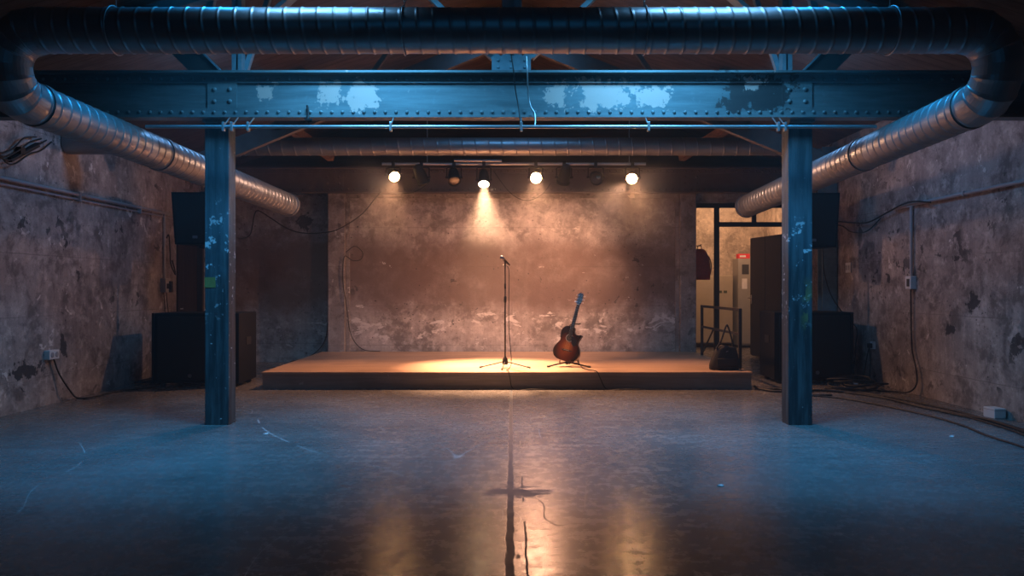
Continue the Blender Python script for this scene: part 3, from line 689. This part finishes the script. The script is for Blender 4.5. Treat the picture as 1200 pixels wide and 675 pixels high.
tag(MB().tube(smooth_path([(x,13.97,z) for x,z in ((-3.02,2.05),(-2.86,2.16),(-2.72,2.05),(-2.75,1.92),(-2.9,1.90),(-3.04,1.98),(-3.08,1.75),(-3.07,1.45),(-3.03,1.2))]+[(-2.99,13.98,.9),(-2.95,13.98,.62),(-2.85,13.98,.4),(-2.68,13.98,.27),(-2.4,13.98,SZ+.012)],6),.008,6).build('wall_cable',M_cable),'black cable with a loop hanging down the concrete pilaster','cable')
tag(MB().tube(smooth_path([pt(384,378,14.4),pt(382,395,14.4),pt(375,408,14.4),pt(362,418,14.45),pt(340,424,14.4)],6),.009,6).build('wall_cable',M_cable),'black cable curving to the floor at the recess corner','cable')
# conduit on left wall
cn=thing('conduit','grey conduit along the left wall with a drop to a switch','conduit',(WL+.004,10,2.59))
MB().tube([(.03,-7,0),(.03,3.2,0)],.022,10).tube([(.03,-7,-.06),(.03,3.2,-.06)],.010,8).build('pipe_run',M_greyp,cn)
MB().tube([(.03,2.21,-.02),(.03,2.21,-1.05)],.018,10).build('drop_pipe',M_greyp,cn)
for y in (-4,-2,-.2,1.4,2.9): MB().bx((0,y-.015,-.085),(.058,y+.015,.03),.004).build('saddle_clip',M_greyp,cn)
sw=thing('switch_box','grey switch box at the foot of the left wall conduit','switch box',(WL,12.2,1.44))
MB().bx((0,-.06,-.11),(.09,.06,.11),.008).build('housing',M_greyp,sw); MB().bx((.09,-.03,-.05),(.10,.03,.03),.003).build('rocker',M_black,sw)
s2=thing('socket_box','black socket box beside the grey switch box on the left wall','socket',(WL,12.36,1.42))
MB().bx((0,-.05,-.09),(.085,.05,.09),.008).build('housing',M_black,s2); MB().bx((.085,-.03,-.04),(.092,.03,.03),.003).build('cover',M_rubber,s2)
for k,(yy,lb) in enumerate(((12.17,'thin cable dangling below the grey switch box'),(12.27,'cable dangling below the black socket box'))):
    tag(MB().tube(smooth_path([(WL+.04,yy,1.33),(WL+.05,yy+.02,1.1),(WL+.04,yy+.05+.08*k,.8),(WL+.04,yy+.2,.5)],5),.007,6).build('socket_cable',M_cable),lb,'cable')
tag(MB().tube(smooth_path([(WL+.03,12.3,2.2),(WL+.03,12.38,2.25),(WL+.03,12.42,2.0),(WL+.05,12.4,1.8),(WL+.08,12.5,1.62),(WL+.04,12.56,1.72),(WL+.03,12.5,1.85)],6),.011,6).build('wall_flex',M_cable),'short black flex looping above the left wall switch','cable')
so=thing('wall_socket','white wall socket low on the left wall','socket',(WL,9.22,.60))
MB().bx((0,-.10,-.055),(.07,.10,.055),.008).build('housing',M_white,so)
for yy in (-.045,.045): MB().lathe([(.032,0),(.032,.004),(.024,.005)],16,Matrix.Translation((.07,yy,0))@Matrix.Rotation(PI/2,4,'Y')).build('outlet',M_greyp,so)
tag(MB().tube(smooth_path([(WL+.04,9.25,.55),(WL+.05,9.35,.35),(WL+.10,9.5,.12),fl(90,466,.012),fl(102,466.5,.012),fl(116,463.5,.012),fl(137,458.5,.012),fl(160,456,.012),(-4.95,10.78,.012)],6),.010,6).build('power_cable',M_cable),'black power cable sagging from the white socket along the left wall foot','cable')
cc=[]
for j in range(22):
    cc.append((-5.33+.12*math.sin(j*2.1)+.004*j,11.25+.22*math.cos(j*1.3),.015+.012*(j%5)))
tag(MB().tube(smooth_path(cc,5),.010,6).build('cable_tangle',M_cable),'small black cable tangle between left subwoofer and wall','cable')
cc=[]
for j in range(26): cc.append((-3.68+.17*math.sin(j*1.9),12.2+.55*math.cos(j*.9)+.02*j,.012+.010*(j%4)))
tag(MB().tube(smooth_path(cc,5),.008,6).build('cable_tangle',M_cable),'loose black cables on the floor beside the left end of the stage','cable')
# bracket high on left wall
wb=thing('wall_bracket','black bracket with wires high on the left wall','bracket',(WL+.015,8.7,2.93))
MB().bar((.02,-.25,-.12),(.02,.25,.14),.04,.05).bx((0,-.12,-.03),(.06,-.04,.05)).build('arm',M_black,wb)
for k in range(4): MB().tube(smooth_path([(.02,-.95+.1*k,.30),(.05,-.75+.1*k,.02-.04*k),(.06,-.5+.08*k,-.08-.03*k),(.05,-.25+.1*k,.0),(.05,-.05+.1*k,.16-.03*k),(.03,.2+.1*k,.22)],6),.009,6).build('wire',M_cable,wb)

# ------------------------------------------------------------------ right wall
cn=thing('conduit','grey conduit on the right wall turning down to a small box','conduit',(WR-.004,10.15,2.5))
MB().tube(smooth_path([(-.03,-8,0),(-.03,-.10,0),(-.03,-.03,-.01),(-.03,0,-.05),(-.03,0,-.12)],4),.022,10).build('pipe_run',M_greyp,cn)
MB().tube([(-.03,0,-.1),(-.03,0,-.94)],.020,10).build('drop_pipe',M_greyp,cn)
for y in (-5,-3,-1.2): MB().bx((-.058,y-.015,-.03),(0,y+.015,.03),.004).build('saddle_clip',M_greyp,cn)
jb=thing('junction_box','small white box at the foot of the right wall conduit','junction box',(WR,10.15,1.47))
MB().bx((-.08,-.07,-.085),(0,.07,.085),.008).build('housing',M_white,jb); MB().bx((-.088,-.045,-.05),(-.08,.02,.05),.002).build('cover',M_dpaper,jb)
tag(MB().tube(smooth_path([(WR-.04,10.15,1.39),(WR-.035,10.15,1.0),(WR-.04,10.12,.6),(WR-.05,10.0,.35),(WR-.06,9.97,.15),(WR-.10,10.1,.03),(WR-.2,10.3,.012),(WR-.4,10.4,.012)],6),.010,6).build('wall_cable',M_cable),'dark cable dropping from the white box to the floor on the right wall','cable')
dp=[(WR-.08,9.6,2.47),(WR-.09,10.1,2.53),(WR-.07,10.7,2.46),(WR-.06,11.3,2.37),(WR-.05,11.8,2.40),(WR-.05,12.3,2.46),(4.9,12.5,2.5),(4.6,12.1,2.45)]
tag(MB().tube(smooth_path(dp,6),.011,6).build('draped_cable',M_cable),'upper black cable draped from the right conduit to the loudspeaker','cable')
dp=[(WR-.03,11.0,2.40),(WR-.05,11.4,2.24),(WR-.06,11.9,2.27),(WR-.05,12.3,2.40),(4.9,12.45,2.44),(4.6,12.05,2.40)]
tag(MB().tube(smooth_path(dp,6),.009,6).build('draped_cable',M_cable),'lower black cable sagging under its neighbour by the right loudspeaker','cable')
ws=thing('wall_socket','white wall socket low on the right wall above the cable heap','socket',(WR,11.27,.56))
MB().bx((-.03,-.06,-.055),(0,.06,.055),.006).build('plate',M_white,ws); MB().bx((-.09,-.03,-.04),(-.03,.03,.03),.01).build('plug',M_rubber,ws)
for k,lb in enumerate(('black cable hanging from the right wall socket, nearer the stage','black cable hanging from the right wall socket, nearer the viewer')):
    tag(MB().tube(smooth_path([(WR-.07,11.27,.53),(WR-.08,11.33-.12*k,.35),(WR-.08,11.42-.2*k,.1),(WR-.15,11.35-.3*k,.012)],6),.008,6).build('socket_cable',M_cable),lb,'cable')
lp=thing('switch_plate','small pale switch plate on the right wall behind the loudspeaker','switch',(WR,12.1,1.72))
MB().bx((-.02,-.09,-.08),(0,.09,.08),.005).build('plate',M_white,lp)
for yy in (-.04,.04): MB().bx((-.028,yy-.02,-.04),(-.02,yy+.02,.04),.003).build('rocker',M_greyp,lp)
wbx=thing('white_box','small white plastic box on the floor against the right wall','box',(5.215,8.30,0),(0,0,.08))
MB().bx((-.065,-.09,.0),(.065,.09,.11),.008).build('housing',M_white,wbx); MB().bx((-.067,-.092,.088),(.067,.092,.093)).build('lid_seam',M_greyp,wbx)
# heap of coiled cable
hp=thing('cable_heap','heap of coiled black cables on the floor by the right wall','cable',(4.72,10.55,0))
for k in range(7):
    r=.20+.05*random.random(); cx,cy=random.uniform(-.16,.16),random.uniform(-.1,.1)
    P=[(cx+r*1.25*math.cos(a)*(1+.08*math.sin(3*a+k)),cy+r*math.sin(a),.014+.022*k+.02*math.sin(2*a+k)) for a in [2*PI*i/26 for i in range(26)]]
    MB().tube(P,.011,6,closed=True).build('coil',M_cable,hp)
MB().tube([(-.1,-.17,.10),(-.05,-.19,.10)],.02,8).build('connector',M_chrome,hp)
def fcable(pts,label,r=.011,z=.012):
    tag(MB().tube(smooth_path([fl(a,b,z) for a,b in pts],6),r,6).build('floor_cable',M_cable),label,'cable',group='cables along the right side of the floor')
fcable([(886,455),(905,458),(930,459),(960,457.5),(1000,460),(1025,463.5),(1063,472.6),(1104,481),(1146,489.5),(1167,494.5),(1210,510),(1262,540),(1330,600)],'thick black floor cable running along the right wall foot, in the middle of its bundle',.016,.017)
fcable([(930,462),(980,466),(1021,472.6),(1080,485),(1125,497.5),(1156,510),(1210,528),(1262,556),(1320,620)],'lone black floor cable curving furthest from the right wall',.010)
fcable([(990,460),(1030,465.5),(1075,476),(1110,483.5),(1150,493),(1210,514),(1262,547),(1325,610)],'black floor cable beside the thick one, on the side away from the wall',.011)
fcable([(1000,457.5),(1050,466.5),(1090,475),(1124,482.5),(1156,491.5),(1180,498),(1210,507),(1262,527),(1340,580)],'black floor cable closest to the right wall, passing the white box',.010)
fcable([(884,452),(893,456.5),(915,456),(940,462.5),(975,463)],'black floor cable at the foot of the right column',.012)

# ------------------------------------------------------------------ railing and bag on the stage
rl=thing('stage_railing','black metal railing along the right edge of the stage','railing',(3.29,12.2,SZ))
y0,y1=-1.12,1.10
for yy in (y0,y1): MB().bx((-.022,yy-.022,0),(.022,yy+.022,.87),.004).build('post',M_frame,rl)
MB().bx((-.02,y0,.83),(.02,y1,.87),.004).build('top_bar',M_frame,rl)
MB().bx((-.016,y0,.48),(.016,y1,.515),.004).build('middle_bar',M_frame,rl)
MB().bar((0,y1-.05,.05),(0,y1-.75,.49),.02,.02).build('brace',M_frame,rl)
bg=thing('shoulder_bag','black canvas bag slumped on the stage by the railing','bag',(3.03,10.98,SZ),(0,0,.06))
bm=bmesh.new(); bmesh.ops.create_cube(bm,size=1); bmesh.ops.subdivide_edges(bm,edges=list(bm.edges),cuts=5,use_grid_fill=True)
for v in bm.verts:
    x,y,z=v.co; t=z+.5
    wx=.45*(1-.36*t**1.5)*(1-.10*max(0,.25-t)*4); wy=.26*(1-.45*t)
    rx=1-.12*(abs(y)*2)**3; ry=1-.35*(abs(x)*2)**4
    v.co=Vector((x*wx*rx+.025*t,y*wy*ry,t*.34*(1-.10*(abs(x)*2)**3)+.012*math.sin(9*x+3)*t))
bm.verts.index_update(); b=MB(); b.add([v.co for v in bm.verts],[[v.index for v in f.verts] for f in bm.faces],True); bm.free()
b.build('body',M_bag,bg)
MB().bx((-.14,-.128,.05),(.15,-.10,.17),.012).build('front_pocket',M_bag,bg)
MB().tube(smooth_path([(-.12,-.03,.30),(-.05,-.03,.42),(.03,0,.62),(.07,.02,.60),(.11,-.02,.42),(.13,-.02,.29)],6),.013,6).build('shoulder_strap',M_bag,bg)
MB().tube(smooth_path([(.17,0,.26),(.21,0,.14),(.23,-.02,.03),(.22,-.05,.015)],5),.010,6).build('side_strap',M_bag,bg)
MB().tube([(.0,-.085,.26),(.03,-.085,.27)],.006,6).build('buckle',M_chrome,bg)

# ------------------------------------------------------------------ store room contents
dc=thing('steel_cabinet','tall dark double-door steel cabinet in the storeroom doorway','cabinet',(5.05,14.4,0),(0,0,math.radians(90+9.9)))
# local: x runs along the door face (away from viewer), +y is towards -X world (front)
Wd=1.22
MB().bx((0,-.55,.03),(Wd,-.02,2.414),.006).build('body',M_dcab,dc)
for k,(a,c) in enumerate(((.006,Wd/2-.004),(Wd/2+.004,Wd-.006))):
    dd=MB().bx((a,-.02,.05),(c,0.004,2.40),.004).build('door',M_dcab,dc)
    if k==1: MB().tube([(Wd-.06,.0,1.2),(Wd-.06,.06,1.2),(Wd-.06,.07,1.2),(Wd-.20,.07,1.2)],.012,8).bx((Wd-.08,.0,1.08),(Wd-.04,.012,1.26),.003).build('lever_handle',M_chrome,dd)
gc=thing('fuse_cabinet','tall narrow grey cabinet with paper notices at the storeroom wall','cabinet',(5.47,17.95,0))
MB().bx((-.185,0,.06),(.30,.45,2.09),.006).build('body',M_gcab,gc)
MB().bx((-.175,-.015,.10),(.29,0,2.05),.004).build('door',M_gcab,gc)
MB().bx((-.10,-.018,1.72),(.06,-.015,1.95)).build('notice',M_dpaper,gc)
MB().bx((-.10,-.018,1.38),(.02,-.015,1.62)).build('notice',M_paper,gc)
MB().bx((-.185,.02,0),(.30,.4,.06)).build('plinth',M_frame,gc)
rb=thing('red_carton','red carton with white stripe lying on the tall grey cabinet','carton',(5.42,18.05,2.09))
MB().bx((-.12,-.08,0),(.15,.12,.11),.008).build('body',M_red,rb); MB().bx((-.09,-.083,.03),(.05,-.08,.075)).build('stripe',M_paper,rb)
bc=thing('storage_cabinet','low beige steel cabinet against the storeroom wall','cabinet',(4.75,18.05,0))
MB().bx((-.47,0,.1),(.44,.42,1.70),.006).build('body',M_bcab,bc)
for a,c in ((-.46,-.02),(-.01,.43)):
    dd=MB().bx((a,-.014,.12),(c,0,1.68),.004).build('door',M_bcab,bc)
    if a>-.1:
        for q in (.1,.22): MB().bx((q,-.018,1.28),(q+.08,-.014,1.34)).build('label_plate',M_green,dd)
for a in (-.42,.39): MB().bx((a-.03,.03,0),(a+.03,.38,.1)).build('foot',M_frame,bc)
bp=thing('backpack','dark red backpack hanging beside the storeroom doorway','backpack',(3.66,15.0,1.56))
bm=bmesh.new(); bmesh.ops.create_cube(bm,size=1); bmesh.ops.subdivide_edges(bm,edges=list(bm.edges),cuts=5,use_grid_fill=True)
for v in bm.verts:
    x,y,z=v.co; t=z+.5; r=(abs(x)*2)**3
    wx=.40*(1-.30*t**3)*(1-.08*(1-t)**4); v.co=Vector((x*wx,y*.26*(1-.3*t)*(1-.3*r),t*.60*(1-.16*r*t)))
bm.verts.index_update(); b=MB(); b.add([v.co for v in bm.verts],[[v.index for v in f.verts] for f in bm.faces],True); bm.free()
b.build('body',M_red,bp)
MB().bx((-.14,-.15,.06),(.14,-.11,.28),.02).build('front_pocket',M_red,bp)
MB().tube(smooth_path([(-.04,0,.59),(-.03,0,.66),(.03,0,.66),(.04,0,.59)],5),.010,6).build('top_loop',M_redd,bp)
MB().tube(smooth_path([(.13,-.02,.50),(.20,-.02,.40),(.225,-.02,.24),(.19,-.02,.06)],6),.012,6).build('shoulder_strap',M_redd,bp)
hk=MB().tube([(3.40,15.0,2.23),(3.66,15.0,2.22),(3.70,15.0,2.25)],.010,6).bx((3.40,14.97,2.2),(3.41,15.03,2.28)); tag(hk.build('coat_hook',M_black),'black hook on the storeroom side wall carrying the red backpack','hook')

# scraps of litter on the floor
for px,py,lb in ((312,508.5,'tiny white scrap on the floor near the left column'),(1116,511.5,'tiny white scrap on the floor near the lone cable'),(845,569.5,'tiny white scrap on the open floor nearest the viewer')):
    c=fl(px,py,.0); q=MB(); n=7
    ps=[(c.x+.022*math.cos(2*PI*i/n)*(1+.5*math.sin(5*i)),c.y+.02*math.sin(2*PI*i/n)) for i in range(n)]
    q.add([(x,y,.0) for x,y in ps]+[(x,y,.006+.004*math.sin(i*2)) for i,(x,y) in enumerate(ps)],[tuple(range(n,2*n))]+[(i,(i+1)%n,n+(i+1)%n,n+i) for i in range(n)])
    tag(q.build('paper_scrap',M_paper),lb,'litter')

# ------------------------------------------------------------------ light
WARM=(1,.46,.23); BLUE=(.10,.46,.92)
def look(o,d): o.rotation_euler=Vector(d).to_track_quat('-Z','Y').to_euler()
def spot(name,loc,aim,power,col,angle,blend=.5,radius=.09):
    l=bpy.data.lights.new(name,'SPOT'); l.energy=power; l.color=col; l.spot_size=math.radians(angle); l.spot_blend=blend; l.shadow_soft_size=radius
    o=bpy.data.objects.new(name,l); COL.objects.link(o); o.location=loc; look(o,aim); return o
def area(name,loc,aim,power,col,sx,sy,spread=180):
    l=bpy.data.lights.new(name,'AREA'); l.shape='RECTANGLE'; l.size=sx; l.size_y=sy; l.energy=power; l.color=col; l.spread=math.radians(spread)
    o=bpy.data.objects.new(name,l); COL.objects.link(o); o.location=loc; look(o,aim); return o
for p,a,s in LIGHTS:
    if s=='lit':
        spot('warm_lamp',p,(a.x*.3,-.60,-.35),5,WARM,176,.4,.07)
        spot('warm_lamp',p,((.16 if p.x>1 else -.16 if p.x<-1 else 0),-.40,-.9),560,WARM,88,1.,.07)
        if abs(p.x)>1: sg=1 if p.x>0 else -1; spot('warm_lamp',p,(sg*3.6,-2.0,-1.2),110,(1,.55,.38),108,.9,.07)
    else: spot('down_lamp',p,(.06,-.16,-1),4800,(1,.52,.28),62,1.,.07)
# added spots beside the lit lamps, aimed back to brighten the wall
spot('wall_fill',(1.80,12.0,3.05),(-1.75,2.1,-2.1),900,(1,.49,.28),96,1.,.07)
spot('wall_fill',(-1.7,12.0,3.06),(-2.7,2.5,-1.0),18,(1,.50,.30),90,1.,.07)
spot('wall_fill',(-.42,12.0,3.02),(.25,2.1,-2.5),440,(1,.49,.28),128,1.,.07)
spot('wall_fill',(-.42,12.0,3.02),(.36,2.1,-2.25),560,(1,.49,.28),52,1.,.07)
# cold work lights in front of the girder, plus unseen blue fill added
for sx in (-1,1):
    area('work_fill_light',(sx*1.3,6.62,4.6),(sx*.10,.42,-1),80,(.11,.46,.86),.9,.4,114)
    area('floor_wash',(sx*2.7,6.7,4.4),(sx*.06,-.08,-1),38,(.02,.40,1.0),.9,.4,78)  # added light, split off to turn only the floor blue
    area('duct_fill',(sx*1.65,5.98,4.5),(0,.02,-1),6,(.2,.55,1),.9,.2,70)  # added just for the blue highlight along the front duct
    area('work_fill_light',(sx*3.1,9.2,4.15),(sx*1,.0,-.9),18,(.20,.50,1.0),.6,.5,150)  # unseen fill, added to bring blue on to the side walls
area('front_fill',(0,1.2,4.6),(0,1,-.45),9,(.03,.40,.95),5,1.2)
spot('floor_lamp',(.37,11.85,3.05),(-.02,-3.9,-3.0),310,(1,.47,.29),46,1.,.16)
area('work_fill_light',(0,10.3,4.9),(0,.75,-.7),5,(.15,.48,1.0),1.6,.3,100)  # unseen fill, added for a blue top on the rear duct
# store room lamp
spot('store_lamp',(4.75,16.6,3.3),(.12,1,-.75),150,(1,.54,.31),170,.5,.12)

# world: almost black, with thin stage haze
wd=bpy.data.worlds.new('night'); sc.world=wd; wd.use_nodes=True; nt=wd.node_tree
nt.nodes['Background'].inputs[0].default_value=(.02,.05,.1,1); nt.nodes['Background'].inputs[1].default_value=.2
vs=nt.nodes.new('ShaderNodeVolumeScatter'); vs.inputs['Density'].default_value=.0055; vs.inputs['Anisotropy'].default_value=.25
nt.links.new(vs.outputs[0],nt.nodes['World Output'].inputs['Volume'])

# thicker haze hanging round the hot lamps
k=NT('lamp_haze'); k.t.nodes.remove(k.b); vv=k.t.nodes.new('ShaderNodeVolumeScatter'); vv.inputs['Anisotropy'].default_value=.2
X=k.xyz(); dn=k.math('MULTIPLY',k.math('MULTIPLY',k.win(X[0],-2.3,2.3,.35),k.win(X[1],-.75,.75,.4)),k.win(X[2],-.9,.38,.25))
k.put(vv.inputs['Density'],k.math('MULTIPLY',dn,.042)); k.t.links.new(vv.outputs[0],k.out.inputs['Volume'])
hz=MB().bx((-2.65,-1.15,-1.15),(2.65,1.15,.63)).build('haze',k.m,loc=(0,12.0,3.05))
tag(hz,'thin warm haze hanging around the glowing stage lamps','haze',kind='stuff')

# ------------------------------------------------------------------ camera
cd=bpy.data.cameras.new('camera'); cd.sensor_width=36; cd.lens=27; cd.clip_start=.05
co=bpy.data.objects.new('camera',cd); COL.objects.link(co); co.location=(0,0,CAM_Z); co.rotation_euler=(PI/2,0,0); sc.camera=co
sc.view_settings.view_transform='Standard'; sc.view_settings.look='None'; sc.view_settings.gamma=1; sc.view_settings.exposure=0
sc.view_settings.use_curve_mapping=False
